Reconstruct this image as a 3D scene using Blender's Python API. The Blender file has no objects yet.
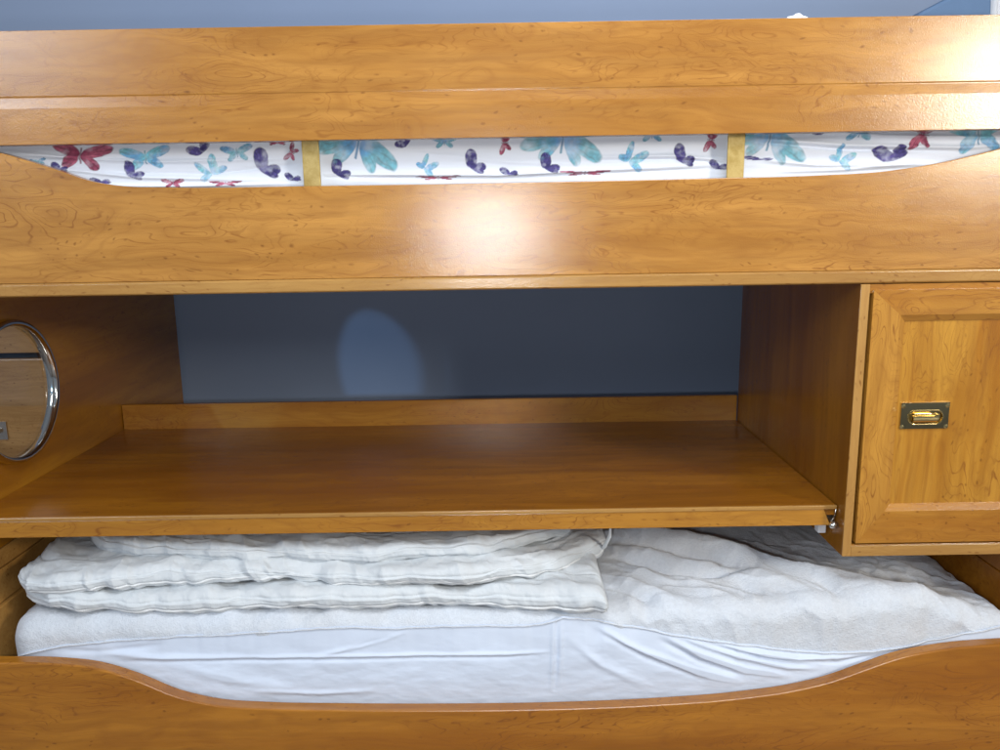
import bpy, bmesh, math, random
import numpy as np
from mathutils import Vector, Matrix, Quaternion

# ------------------------------------------------------------------ camera, world, lights, exposure
S = bpy.context.scene
COL = S.collection
Z0 = 1.2                                   # eye level above the floor; heights below are given from eye level

def cam_setup():
    cd = bpy.data.cameras.new('camera'); co = bpy.data.objects.new('camera', cd); COL.objects.link(co)
    p, ya, ro = .1945, .0016, .0162
    f = Vector((0, math.cos(p), -math.sin(p))); r = Vector((1, 0, 0)); u = Vector((0, math.sin(p), math.cos(p)))
    Zr = Matrix.Rotation(ya, 3, 'Z'); f, r, u = Zr @ f, Zr @ r, Zr @ u
    r2 = math.cos(ro) * r - math.sin(ro) * u; u2 = math.sin(ro) * r + math.cos(ro) * u
    M = Matrix((r2, u2, -f)).transposed().to_4x4(); M.translation = Vector((0, -1.38, Z0))
    co.matrix_world = M
    cd.sensor_width = 36; cd.lens = 799.17 / 1000 * 36; cd.clip_start = .02; cd.clip_end = 60
    S.camera = co
cam_setup()

W = bpy.data.worlds.new('World'); S.world = W; W.use_nodes = True
bg = W.node_tree.nodes['Background']; bg.inputs[0].default_value = (.74, .84, 1, 1); bg.inputs[1].default_value = .24

def aim(o, loc, tgt):
    o.location = Vector(loc) + Vector((0, 0, Z0))
    o.rotation_euler = (Vector(tgt) - Vector(loc)).to_track_quat('-Z', 'Y').to_euler()
def area(name, loc, tgt, sx, sy, power, col):
    l = bpy.data.lights.new(name, 'AREA'); l.shape = 'RECTANGLE'; l.size = sx; l.size_y = sy
    l.energy = power; l.color = col
    o = bpy.data.objects.new(name, l); COL.objects.link(o); aim(o, loc, tgt); return o
area('ceiling_lamp', (.35, -1.2, 1.36), (0, .4, 0), 1.2, .8, 34, (.92, .96, 1))
area('window_light', (2.27, -2.1, .52), (.6, 0, .1), .42, .40, 46, (1, .93, .82))
area('window_left', (-2.9, -2.6, 1.15), (0, 0, 0), 1.6, .8, 48, (.78, .88, 1))
fl = bpy.data.lights.new('phone_flash', 'POINT'); fl.energy = 25; fl.shadow_soft_size = .022; fl.color = (.95, .97, 1)
fo = bpy.data.objects.new('phone_flash', fl); COL.objects.link(fo); fo.location = (-.035, -1.385, Z0 - .045)
# added spot in place of the flash bouncing off the porthole glass: it reaches the wall through the round opening
sp = bpy.data.lights.new('glint_standin_spot', 'SPOT'); sp.energy = 90; sp.shadow_soft_size = .035; sp.color = (.36, .66, 1)
sp.spot_size = math.radians(8.2); sp.spot_blend = .3
so = bpy.data.objects.new('glint_standin_spot', sp); COL.objects.link(so); aim(so, (-2.112, -1.38, -.087), (-1.004, .272, -.337))

S.view_settings.view_transform = 'Standard'; S.view_settings.look = 'None'
S.view_settings.exposure = 0; S.view_settings.gamma = 1

# ------------------------------------------------------------------ node helper and materials
def srgb(r, g, b):
    f = lambda c: (c / 255 / 12.92) if c / 255 <= .04045 else ((c / 255 + .055) / 1.055) ** 2.4
    return (f(r), f(g), f(b), 1)

class NT:
    def __init__(s, name):
        s.m = bpy.data.materials.new(name); s.m.use_nodes = True; s.t = s.m.node_tree; s.N = s.t.nodes; s.L = s.t.links
        s.b = s.N['Principled BSDF']; s.out = s.N['Material Output']
    def put(s, sock, v):
        if isinstance(v, bpy.types.NodeSocket): s.L.new(v, sock)
        elif v is not None: sock.default_value = v
    def math(s, op, a, b=None, c=None, clamp=False):
        n = s.N.new('ShaderNodeMath'); n.operation = op; n.use_clamp = clamp
        s.put(n.inputs[0], a); s.put(n.inputs[1], b); s.put(n.inputs[2], c); return n.outputs[0]
    def vec(s, op, a, b):
        n = s.N.new('ShaderNodeVectorMath'); n.operation = op; s.put(n.inputs[0], a); s.put(n.inputs[1], b); return n.outputs[0]
    def noise(s, v, scale=1., detail=2., rough=.5, col=False):
        n = s.N.new('ShaderNodeTexNoise'); s.put(n.inputs['Vector'], v); n.inputs['Scale'].default_value = scale
        n.inputs['Detail'].default_value = detail; n.inputs['Roughness'].default_value = rough
        return n.outputs['Color' if col else 'Fac']
    def ramp(s, x, a, b, lo=0., hi=1.):
        n = s.N.new('ShaderNodeMapRange'); n.interpolation_type = 'SMOOTHSTEP'
        s.put(n.inputs[0], x); n.inputs[1].default_value = a; n.inputs[2].default_value = b
        n.inputs[3].default_value = lo; n.inputs[4].default_value = hi; return n.outputs[0]
    def mix(s, f, a, b, mode='MIX'):
        n = s.N.new('ShaderNodeMix'); n.data_type = 'RGBA'; n.blend_type = mode
        s.put(n.inputs[0], f); s.put(n.inputs[6], a); s.put(n.inputs[7], b); return n.outputs[2]
    def objco(s):
        return s.N.new('ShaderNodeTexCoord').outputs['Object']
    def bump(s, h, strength, dist):
        n = s.N.new('ShaderNodeBump'); n.inputs['Strength'].default_value = strength; n.inputs['Distance'].default_value = dist
        s.put(n.inputs['Height'], h); s.L.new(n.outputs[0], s.b.inputs['Normal'])

def wood(name, axis, seed, light=(0.528, 0.247, 0.063), mid=(0.394, 0.157, 0.030), line=(.21, .068, .010), rough=.205, figure=1.0, coat=0.0):
    n = NT(name); co = n.objco()
    sx = n.N.new('ShaderNodeSeparateXYZ'); n.L.new(co, sx.inputs[0]); X, Y, Z = sx.outputs
    cx = n.N.new('ShaderNodeCombineXYZ')
    for i, k in enumerate({'x': (X, Z, Y), 'z': (Z, X, Y), 'y': (Y, X, Z)}[axis]): n.L.new(k, cx.inputs[i])
    P = n.vec('ADD', cx.outputs[0], (seed * 3.17, seed * 1.71, seed * .93))
    # slow warp, then a warp of higher frequency
    w1 = n.vec('SUBTRACT', n.noise(n.vec('MULTIPLY', P, (2.2, 7, 7)), 1, 2, .5, True), (.5, .5, .5))
    P1 = n.vec('ADD', P, n.vec('MULTIPLY', w1, (.30, .06, .06)))
    w2 = n.vec('SUBTRACT', n.noise(n.vec('MULTIPLY', P, (14, 34, 34)), 1, 2, .5, True), (.5, .5, .5))
    P2 = n.vec('ADD', P1, n.vec('MULTIPLY', w2, (.042, .015, .015)))
    # knots
    vo = n.N.new('ShaderNodeTexVoronoi'); n.L.new(n.vec('MULTIPLY', P2, (8.5, 14, 14)), vo.inputs['Vector']); vo.inputs['Scale'].default_value = 1
    sel = n.N.new('ShaderNodeSeparateColor'); n.L.new(vo.outputs['Color'], sel.inputs[0])
    has = n.math('GREATER_THAN', sel.outputs[0], .36)
    kd = vo.outputs['Distance']
    pull = n.math('MULTIPLY', n.ramp(kd, 0, .42, 1, 0), has)
    # contour lines
    h = n.math('ADD', n.noise(n.vec('MULTIPLY', P2, (2.5, 10, 10)), 1, 2.4, .45), n.math('MULTIPLY', pull, .13))
    def lines(k, w0, w1_):
        pp = n.math('PINGPONG', n.math('MULTIPLY', h, k), .5)
        return n.ramp(pp, w0, w1_, 1, 0)
    mask = n.ramp(n.math('ADD', n.noise(n.vec('MULTIPLY', P1, (3.2, 9, 9)), 1, 2, .5), n.math('MULTIPLY', pull, .12)), .43, .58, 0, 1)
    brk = n.ramp(n.noise(n.vec('MULTIPLY', P2, (26, 60, 60)), 1, 2, .6), .35, .62, .25, 1)
    L1 = n.math('MULTIPLY', n.math('MULTIPLY', lines(36, .0, .12), mask), brk)
    L2 = n.math('MULTIPLY', lines(9, .0, .28), .35)
    h3 = n.math('ADD', n.noise(n.vec('MULTIPLY', P2, (6, 22, 22)), 1, 2, .5), n.math('MULTIPLY', pull, .10))
    m3 = n.ramp(n.noise(n.vec('ADD', n.vec('MULTIPLY', P1, (3.5, 10, 10)), (9, 4, 2)), 1, 2, .5), .46, .60, 0, 1)
    L3 = n.math('MULTIPLY', n.math('MULTIPLY', n.ramp(n.math('PINGPONG', n.math('MULTIPLY', h3, 17), .5), 0, .15, 1, 0), m3), brk)
    # soft board tone and fibre
    tone = n.ramp(n.noise(n.vec('MULTIPLY', P1, (1.3, 9, 9)), 1, 4, .6), .36, .64, 0, 1)
    fib = n.noise(n.vec('MULTIPLY', P2, (7, 190, 190)), 1, 3, .6)
    fib2 = n.noise(n.vec('MULTIPLY', P1, (3, 46, 46)), 1, 3, .6)
    c = n.mix(tone, mid + (1,), light + (1,))
    c = n.mix(n.math('MULTIPLY', n.ramp(fib2, .35, .7, 0, 1), .36), c, tuple(v * .72 for v in mid) + (1,))
    c = n.mix(n.math('MULTIPLY', n.ramp(fib, .40, .75, 0, 1), .24), c, line + (1,))
    c = n.mix(n.math('MULTIPLY', L2, .55 * figure), c, line + (1,))
    c = n.mix(n.math('MULTIPLY', L1, .78 * figure), c, line + (1,))
    c = n.mix(n.math('MULTIPLY', L3, .50 * figure), c, line + (1,))
    # knots and little pips that come in clusters
    kn = n.math('MULTIPLY', n.ramp(kd, .010, .065, 1, 0), has)
    c = n.mix(n.math('MULTIPLY', kn, .8), c, tuple(v * .6 for v in line) + (1,))
    v2 = n.N.new('ShaderNodeTexVoronoi'); n.L.new(n.vec('MULTIPLY', P2, (62, 100, 100)), v2.inputs['Vector']); v2.inputs['Scale'].default_value = 1
    s2 = n.N.new('ShaderNodeSeparateColor'); n.L.new(v2.outputs['Color'], s2.inputs[0])
    clus = n.ramp(n.noise(n.vec('MULTIPLY', P, (5, 12, 12)), 1, 1, .5), .45, .56, 0, 1)
    pip = n.math('MULTIPLY', n.math('MULTIPLY', n.ramp(v2.outputs['Distance'], .08, .30, 1, 0), n.math('GREATER_THAN', s2.outputs[1], .62)), clus)
    c = n.mix(n.math('MULTIPLY', pip, .6), c, tuple(v * .7 for v in line) + (1,))
    n.put(n.b.inputs['Base Color'], c)
    n.put(n.b.inputs['Roughness'], n.math('ADD', n.math('MULTIPLY', fib2, .08), rough - .04))
    n.b.inputs['Specular IOR Level'].default_value = .72
    n.bump(n.noise(co, 480, 2, .6), .16, .0015)
    return n.m

def simple(name, col, rough=.5, metal=0., spec=.5, bump=None):
    n = NT(name); co = n.objco()
    v = n.noise(co, 30, 4, .6)
    n.put(n.b.inputs['Base Color'], n.mix(n.math('MULTIPLY', n.ramp(v, .3, .7, 0, 1), .18), tuple(col) + (1,), tuple(k * .7 for k in col) + (1,)))
    n.b.inputs['Roughness'].default_value = rough; n.b.inputs['Metallic'].default_value = metal
    n.b.inputs['Specular IOR Level'].default_value = spec
    if bump: n.bump(n.noise(co, bump[0], 4, .6), bump[1], bump[2])
    return n.m

M = {}
M['guard'] = wood('wood_guard', 'x', 1.0, light=(0.518, 0.249, 0.053), mid=(0.376, 0.163, 0.027))
M['upper'] = wood('wood_upper', 'x', 2.3, light=(0.518, 0.249, 0.053), mid=(0.376, 0.163, 0.027))
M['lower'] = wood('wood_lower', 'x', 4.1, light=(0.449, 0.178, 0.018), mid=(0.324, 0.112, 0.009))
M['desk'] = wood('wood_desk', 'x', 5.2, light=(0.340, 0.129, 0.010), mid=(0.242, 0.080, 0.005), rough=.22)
M['desk_edge'] = wood('wood_desk_edge', 'x', 6.6, light=(0.460, 0.209, 0.028), mid=(0.354, 0.141, 0.014))
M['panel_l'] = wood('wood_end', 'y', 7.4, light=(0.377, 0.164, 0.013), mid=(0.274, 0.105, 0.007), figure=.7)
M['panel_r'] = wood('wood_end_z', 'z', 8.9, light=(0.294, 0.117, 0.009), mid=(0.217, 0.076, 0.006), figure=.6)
M['stile'] = wood('wood_stile', 'z', 10.3, light=(0.516, 0.247, 0.039), mid=(0.396, 0.160, 0.018))
M['rail'] = wood('wood_rail', 'x', 11.9, light=(0.516, 0.247, 0.039), mid=(0.396, 0.160, 0.018))
M['field'] = wood('wood_field', 'z', 13.2, light=(0.535, 0.264, 0.034), mid=(0.363, 0.137, 0.010))
M['trim'] = wood('wood_trim', 'z', 14.7, light=(0.507, 0.285, 0.086), mid=(0.443, 0.230, 0.060), figure=.25)
M['trim_x'] = wood('wood_trim_x', 'x', 15.7, light=(0.461, 0.252, 0.070), mid=(0.387, 0.197, 0.050), figure=.3)
M['old'] = wood('wood_cupboard', 'x', 17.1, light=(.68, .37, .13), mid=(.54, .28, .09), figure=.5)
M['chrome'] = simple('chrome', (.78, .77, .72), .09, 1)
M['nickel'] = simple('nickel', (.72, .70, .64), .25, 1)
M['brass'] = simple('polished_brass', (.80, .62, .28), .12, 1)
M['brass_dark'] = simple('shaded_brass_plate', (.62, .52, .28), .16, 1)
M['plastic'] = simple('white_plastic', (.75, .76, .78), .4)
M['paper'] = simple('white_paper', (.82, .83, .85), .8)
M['black'] = simple('gap_shade_black', (.02, .02, .022), .5)  # only for the added sheets that put shade into door gaps
M['floor'] = simple('carpet', (.22, .20, .19), .95, 0, .1, (260, .5, .004))
M['blue'] = simple('blue_cloth', (.095, .155, .26), .85, 0, .2, (500, .3, .001))
M['white_cloth'] = simple('white_pillow_cloth', (.80, .82, .86), .85, 0, .2, (500, .3, .001))

def m_strap():
    n = NT('aged_brass'); co = n.objco()
    v = n.noise(co, 60, 5, .7)
    n.put(n.b.inputs['Base Color'], n.mix(n.ramp(v, .3, .7, 0, 1), (.36, .25, .07, 1), (.50, .38, .15, 1)))
    n.put(n.b.inputs['Roughness'], n.ramp(v, .3, .7, .45, .62)); n.b.inputs['Metallic'].default_value = .55
    n.bump(v, .3, .001); return n.m
M['strap'] = m_strap()

def m_wall():
    n = NT('blue_wall_paint'); co = n.objco()
    a = n.noise(co, 1.6, 3, .5)
    n.put(n.b.inputs['Base Color'], n.mix(n.ramp(a, .3, .7, 0, 1), (.225, .288, .415, 1), (.24, .305, .435, 1)))
    n.b.inputs['Roughness'].default_value = .62; n.b.inputs['Specular IOR Level'].default_value = .3
    n.bump(n.noise(co, 140, 3, .5), .12, .001); return n.m
M['wall'] = m_wall()

def m_terry():
    n = NT('terry_towelling'); co = n.objco()
    loops = n.noise(co, 330, 3, .7); big = n.noise(co, 9, 3, .6); mid = n.noise(co, 60, 3, .6)
    n.put(n.b.inputs['Base Color'], n.mix(n.ramp(big, .3, .7, 0, 1), (.66, .71, .78, 1), (.64, .665, .70, 1)))
    n.put(n.b.inputs['Base Color'], n.mix(n.math('MULTIPLY', n.ramp(n.noise(co, 130, 4, .75), .38, .62, 1, 0), .22), n.b.inputs['Base Color'].links[0].from_socket, (.47, .50, .55, 1)))
    n.b.inputs['Roughness'].default_value = .95; n.b.inputs['Specular IOR Level'].default_value = .1
    n.b.inputs['Sheen Weight'].default_value = .25
    n.bump(n.math('ADD', n.math('MULTIPLY', loops, .8), n.math('MULTIPLY', mid, .8)), .75, .0035); return n.m
M['terry'] = m_terry()

def m_cloth(name, col, scale=900, bumps=.15, rough=.7):
    n = NT(name); co = n.objco()
    big = n.noise(co, 7, 3, .6)
    n.put(n.b.inputs['Base Color'], n.mix(n.ramp(big, .3, .7, 0, 1), col + (1,), tuple(c * .94 for c in col) + (1,)))
    n.b.inputs['Roughness'].default_value = rough; n.b.inputs['Specular IOR Level'].default_value = .25
    n.b.inputs['Sheen Weight'].default_value = .1
    n.bump(n.math('ADD', n.noise(co, scale, 2, .5), n.noise(co, 45, 4, .6)), bumps, .003); return n.m
M['skirt'] = m_cloth('smooth_white_cotton', (.64, .71, .83), 900, .10, .6)
M['duvet'] = m_cloth('duvet_cotton', (.64, .675, .70), 700, .35, .75)
M['piping'] = m_cloth('duvet_piping', (.74, .76, .77), 900, .10)

def m_print():
    n = NT('butterfly_print'); at = n.N.new('ShaderNodeAttribute'); at.attribute_name = 'print'
    n.L.new(at.outputs['Color'], n.b.inputs['Base Color'])
    n.b.inputs['Roughness'].default_value = .75; n.b.inputs['Specular IOR Level'].default_value = .2
    n.bump(n.noise(n.objco(), 900, 2, .5), .12, .002); return n.m
M['print'] = m_print()

def m_glass():
    n = NT('porthole_glass'); n.N.remove(n.b)
    tr = n.N.new('ShaderNodeBsdfTransparent'); tr.inputs[0].default_value = (.93, .94, .95, 1)
    gl = n.N.new('ShaderNodeBsdfGlossy'); gl.inputs['Roughness'].default_value = .03
    fr = n.N.new('ShaderNodeFresnel'); fr.inputs[0].default_value = 1.55
    ge = n.N.new('ShaderNodeNewGeometry')
    f2 = n.math('MULTIPLY', n.math('MULTIPLY', fr.outputs[0], 1.5, clamp=True), n.math('SUBTRACT', 1.0, ge.outputs['Backfacing']))
    mx = n.N.new('ShaderNodeMixShader'); n.L.new(f2, mx.inputs[0]); n.L.new(tr.outputs[0], mx.inputs[1]); n.L.new(gl.outputs[0], mx.inputs[2])
    n.L.new(mx.outputs[0], n.out.inputs[0]); return n.m
M['glass'] = m_glass()

# ------------------------------------------------------------------ object helpers (all coordinates: x, y, height from eye level)
def thing(name, label, cat, base, kind=None):
    o = bpy.data.objects.new(name, None); o.empty_display_size = .1; COL.objects.link(o)
    o.location = (base[0], base[1], base[2] + Z0); o['label'] = label; o['category'] = cat
    return o
def mk(name, verts, faces, mat, parent=None, smooth=False, bevel=0., base=None, seg=2, label=None):
    me = bpy.data.meshes.new(name); V = np.array(verts, float)
    if parent is not None:
        q = parent; org = np.zeros(3)
        while q is not None: org += np.array(q.location); q = q.parent
        org[2] -= Z0
    else: org = np.array(base if base is not None else (0, 0, 0), float)
    V = V - org
    me.from_pydata(V.tolist(), [], [list(map(int, f)) for f in faces]); me.update()
    bm = bmesh.new(); bm.from_mesh(me); bmesh.ops.recalc_face_normals(bm, faces=bm.faces); bm.to_mesh(me); bm.free()
    mats = mat if isinstance(mat, list) else [mat]
    for m in mats: me.materials.append(m)
    o = bpy.data.objects.new(name, me); COL.objects.link(o)
    if parent is not None: o.parent = parent
    else: o.location = (org[0], org[1], org[2] + Z0)
    if smooth:
        for p in me.polygons: p.use_smooth = True
    if bevel:
        b = o.modifiers.new('bevel', 'BEVEL'); b.width = bevel; b.segments = seg; b.limit_method = 'ANGLE'; b.angle_limit = .6
        b.harden_normals = False
    if label: o['label'] = label
    return o
class G:
    def __init__(s): s.v = []; s.f = []; s.mi = []
    def add(s, v, f, mi=0):
        n = len(s.v); s.v += [tuple(map(float, p)) for p in v]; s.f += [[i + n for i in q] for q in f]; s.mi += [mi] * len(f); return s
    def box(s, x0, x1, y0, y1, z0, z1, mi=0):
        v = [(x, y, z) for x in (x0, x1) for y in (y0, y1) for z in (z0, z1)]
        return s.add(v, [(0, 1, 3, 2), (4, 6, 7, 5), (0, 4, 5, 1), (2, 3, 7, 6), (0, 2, 6, 4), (1, 5, 7, 3)], mi)
    def prism(s, pts, y0, y1, mi=0):           # outline in x,z pushed along y
        n = len(pts); v = [(x, y0, z) for x, z in pts] + [(x, y1, z) for x, z in pts]
        return s.add(v, [list(range(n)), list(range(2 * n - 1, n - 1, -1))] + [(i, i + n, (i + 1) % n + n, (i + 1) % n) for i in range(n)], mi)
    def prismx(s, pts, x0, x1, mi=0):          # outline in y,z pushed along x
        n = len(pts); v = [(x0, y, z) for y, z in pts] + [(x1, y, z) for y, z in pts]
        return s.add(v, [list(range(n)), list(range(2 * n - 1, n - 1, -1))] + [(i, i + n, (i + 1) % n + n, (i + 1) % n) for i in range(n)], mi)
    def tube(s, pts, r, k=10, mi=0, closed=False):
        pts = [Vector(p) for p in pts]; n = len(pts); v = []; f = []
        for i, p in enumerate(pts):
            a = pts[(i - 1) % n] if (closed or i) else p; b = pts[(i + 1) % n] if (closed or i < n - 1) else p
            t = (b - a).normalized(); up = Vector((0, 0, 1)) if abs(t.z) < .9 else Vector((1, 0, 0))
            e1 = t.cross(up).normalized(); e2 = t.cross(e1)
            rr = r[i] if isinstance(r, (list, tuple)) else r
            for j in range(k):
                an = 2 * math.pi * j / k; v.append(p + e1 * rr * math.cos(an) + e2 * rr * math.sin(an))
        for i in range(n if closed else n - 1):
            for j in range(k):
                i2 = (i + 1) % n; f.append((i * k + j, i * k + (j + 1) % k, i2 * k + (j + 1) % k, i2 * k + j))
        if not closed: f += [list(range(k - 1, -1, -1)), [(n - 1) * k + j for j in range(k)]]
        return s.add(v, f, mi)
    def mk(s, name, mat, parent=None, **k):
        o = mk(name, s.v, s.f, mat, parent, **k)
        if isinstance(mat, list):
            for p, mi in zip(o.data.polygons, s.mi): p.material_index = mi
        return o

def smooth_curve(pts, n=90):                  # Catmull-Rom through x,z points, resampled on x
    P = np.array(pts, float); xs = np.linspace(P[0, 0], P[-1, 0], n)
    d = np.gradient(P[:, 1], P[:, 0]); out = []
    for x in xs:
        i = int(np.clip(np.searchsorted(P[:, 0], x) - 1, 0, len(P) - 2)); h = P[i + 1, 0] - P[i, 0]; t = (x - P[i, 0]) / h
        z = (2*t**3 - 3*t**2 + 1) * P[i, 1] + (t**3 - 2*t**2 + t) * h * d[i] + (-2*t**3 + 3*t**2) * P[i + 1, 1] + (t**3 - t**2) * h * d[i + 1]
        out.append((x, z))
    return out

_rng = np.random.RandomState(7); LAT = _rng.rand(256, 256)
def vnoise(x, y):
    x = np.asarray(x, float); y = np.asarray(y, float); xi = np.floor(x).astype(int); yi = np.floor(y).astype(int)
    fx = x - xi; fy = y - yi; fx = fx * fx * (3 - 2 * fx); fy = fy * fy * (3 - 2 * fy)
    g = lambda a, b: LAT[a % 256, b % 256]
    return (g(xi, yi) * (1 - fx) + g(xi + 1, yi) * fx) * (1 - fy) + (g(xi, yi + 1) * (1 - fx) + g(xi + 1, yi + 1) * fx) * fy - .5
def fbm(x, y, o=4):
    s = 0; a = 1.
    for i in range(o): s = s + a * vnoise(x * 2**i + 17.3 * i, y * 2**i + 9.1 * i); a *= .5
    return s
def creases(X, Y, L):
    """L: list of (points, amplitude, width); returns a height added to the cloth"""
    H = np.zeros_like(X)
    for pts, amp, w in L:
        best = np.full_like(X, 1e9); tt = np.zeros_like(X); n = len(pts) - 1
        wob = .35 * w * vnoise(X * 22 + amp * 900, Y * 22)
        for i in range(n):
            (ax, ay), (bx, by) = pts[i], pts[i + 1]; dx, dy = bx - ax, by - ay; q = dx * dx + dy * dy + 1e-12
            t = np.clip(((X - ax) * dx + (Y - ay) * dy) / q, 0, 1); d = np.hypot(X - ax - t * dx, Y - ay - t * dy)
            m = d < best; best = np.where(m, d, best); tt = np.where(m, (i + t) / n, tt)
        fade = np.clip(np.sin(np.pi * np.clip(tt, .02, .98)), 0, 1) ** .6
        H += amp * fade * np.exp(-((best + wob) / w) ** 2)
    return H
def grid_faces(nu, nv, off=0):
    i, j = np.meshgrid(np.arange(nu - 1), np.arange(nv - 1), indexing='ij'); a = (i * nv + j).ravel() + off
    return np.stack([a, a + nv, a + nv + 1, a + 1], 1).tolist()
def strip(px, py):                            # x-sorted polyline as function
    return lambda x: np.interp(x, px, py)

XL, XR = -1.004, 1.004
# ------------------------------------------------------------------ the setting
G().box(-3.2, 3.2, 1.10, 1.20, -1.2, 1.4).mk('wall', M['wall'], base=(0, 1.1, -1.2))['kind'] = 'structure'
G().box(-3.2, 3.2, -3.6, 1.10, -1.25, -1.2).mk('floor', M['floor'], base=(0, 0, -1.25))['kind'] = 'structure'

# ------------------------------------------------------------------ bunk bed
bed = thing('bunk_bed', 'wooden bunk bed with curved yew-look side rails and a porthole in its left end', 'bunk bed', (0, .5, -1.2))
# guard rail: its face steps back a touch along a narrow slanted band
g = G(); g.prismx([(0, .3095), (.022, .3095), (.022, .131), (-.0008, .131), (-.0008, .1885), (.0008, .2045), (.0008, .2065), (0, .2075)], XL - .02, XR + .02)
g.mk('guard_rail', M['guard'], bed, bevel=.0015)
# upper side rail with scooped top edge and a raised bottom strip
cur = smooth_curve([(-1.03, .135), (-.93, .131), (-.83, .119), (-.79, .107), (-.733, .088), (-.685, .071), (-.636, .0625), (-.55, .0585), (-.316, .057), (0, .057), (.339, .059),
                    (.54, .061), (.641, .065), (.74, .078), (.838, .099), (.92, .118), (1.03, .130)], 120)
g = G(); g.prism([(-1.03, -.0985)] + cur + [(1.03, -.0985)], .0, .022)
urail = g.mk('upper_side_rail', M['upper'], bed, bevel=.0012)
g = G(); g.prismx([(.0, -.0988), (-.0028, -.1015), (-.0028, -.119), (0, -.1215), (.022, -.1215), (.022, -.0988)], -1.03, 1.03)
g.mk('rail_edge_strip', M['trim_x'], urail, bevel=.0008)
for x in (-.3175, .4045):
    G().box(x - .0145, x + .0145, .0225, .027, .02, .17).mk('joining_strap', M['strap'], bed, bevel=.001)
G().box(XL + .001, XR - .001, .03, 1.07, -.115, -.02).mk('slat_base', M['trim_x'], bed)
# left end panel with a round opening
pc, pr = (.225, -.335), .137
g = G(); K = 96; y0, y1, z0, z1 = .0225, 1.08, -.63, .36
def rect_hit(a):
    dy, dz = math.cos(a), math.sin(a); t = 1e9
    if dy > 1e-9: t = min(t, (y1 - pc[0]) / dy)
    if dy < -1e-9: t = min(t, (y0 - pc[0]) / dy)
    if dz > 1e-9: t = min(t, (z1 - pc[1]) / dz)
    if dz < -1e-9: t = min(t, (z0 - pc[1]) / dz)
    return pc[0] + dy * t, pc[1] + dz * t
angs = sorted([2 * math.pi * i / K for i in range(K)] + [math.atan2(c[1] - pc[1], c[0] - pc[0]) % (2 * math.pi) for c in ((y0, z0), (y0, z1), (y1, z0), (y1, z1))])
K = len(angs); v = []
for x, pq in ((XL - .022, pr + .05), (XL, pr)):
    for a in angs: v.append((x, pc[0] + pq * math.cos(a), pc[1] + pq * math.sin(a)))
    for a in angs: h = rect_hit(a); v.append((x, h[0], h[1]))
f = []
for i in range(K):
    j = (i + 1) % K
    f += [(i, j, K + j, K + i), (2*K + i, 3*K + i, 3*K + j, 2*K + j), (i, 2*K + i, 2*K + j, j), (K + i, K + j, 3*K + j, 3*K + i)]
g.add(v, f); epl = g.mk('end_panel', M['panel_l'], bed)
# chrome ring: a short turned tube, swept round the opening
prof = [(pr - .0015, -.024), (pr - .0015, .010), (pr - .0005, .019), (pr + .003, .0235), (pr + .008, .0235), (pr + .0125, .019), (pr + .015, .010), (pr + .0165, .002), (pr + .0165, .0005), (pr - .001, .0005)]
prof = [(pr - .0035, -.004), (pr - .0035, .007), (pr - .0025, .0125), (pr + .0005, .0165), (pr + .0045, .018), (pr + .0085, .0165), (pr + .011, .0125), (pr + .012, .006), (pr + .0125, .0008), (pr - .001, .0008), (pr - .001, -.004)]
n = len(prof); v = []; f = []; K2 = 128
for i in range(K2):
    a = 2 * math.pi * i / K2
    for (r_, d) in prof: v.append((XL + d, pc[0] + r_ * math.cos(a), pc[1] + r_ * math.sin(a)))
for i in range(K2):
    for j in range(n): f.append((i*n + j, ((i+1) % K2)*n + j, ((i+1) % K2)*n + (j+1) % n, i*n + (j+1) % n))
mk('porthole_ring', v, f, M['chrome'], epl, smooth=True)
v = []; f = []
for x in (XL - .002, XL + .001):
    v += [(x, pc[0] + (pr - .003) * math.cos(2*math.pi*i/64), pc[1] + (pr - .003) * math.sin(2*math.pi*i/64)) for i in range(64)]
f = [list(range(64)), list(range(127, 63, -1))] + [(i, (i+1) % 64, 64 + (i+1) % 64, 64 + i) for i in range(64)]
mk('porthole_glass', v, f, M['glass'], epl)
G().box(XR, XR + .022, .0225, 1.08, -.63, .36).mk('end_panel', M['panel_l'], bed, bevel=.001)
# lower bunk: curved front rail, end boards, base
low = smooth_curve([(-1.03, -.780), (-.942, -.7845), (-.83, -.7885), (-.757, -.798), (-.685, -.823), (-.613, -.858), (-.539, -.8785), (-.45, -.887), (-.3, -.8925), (-.1, -.8965), (.1, -.8965), (.271, -.8915),
                    (.44, -.8795), (.533, -.866), (.60, -.849), (.66, -.826), (.72, -.804), (.80, -.788), (.918, -.779), (1.03, -.775)], 160)
g = G(); g.prism([(-1.03, -1.19)] + low + [(1.03, -1.19)], -.046, -.020)
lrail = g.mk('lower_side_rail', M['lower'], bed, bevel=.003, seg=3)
g = G(); g.box(-1.06, -1.002, -.0185, 1.0, -.668, -.632).box(-1.06, -1.0, -.0185, 1.0, -.735, -.670).box(-1.06, -.992, -.0185, 1.0, -1.19, -.737)
g.mk('lower_end_board', M['trim_x'], bed, bevel=.0015)
g = G(); g.box(.985, 1.06, -.0185, 1.0, -.706, -.66).box(.985, 1.06, -.0185, 1.0, -1.19, -.708)
g.mk('lower_end_board', M['lower'], bed, bevel=.0015)
G().box(-.99, .984, -.0185, 1.0, -1.0, -.955).mk('slat_base', M['trim_x'], bed)
G().box(-1.0, .98, .985, 1.0, -.954, -.70).mk('back_board', M['lower'], bed)

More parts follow.
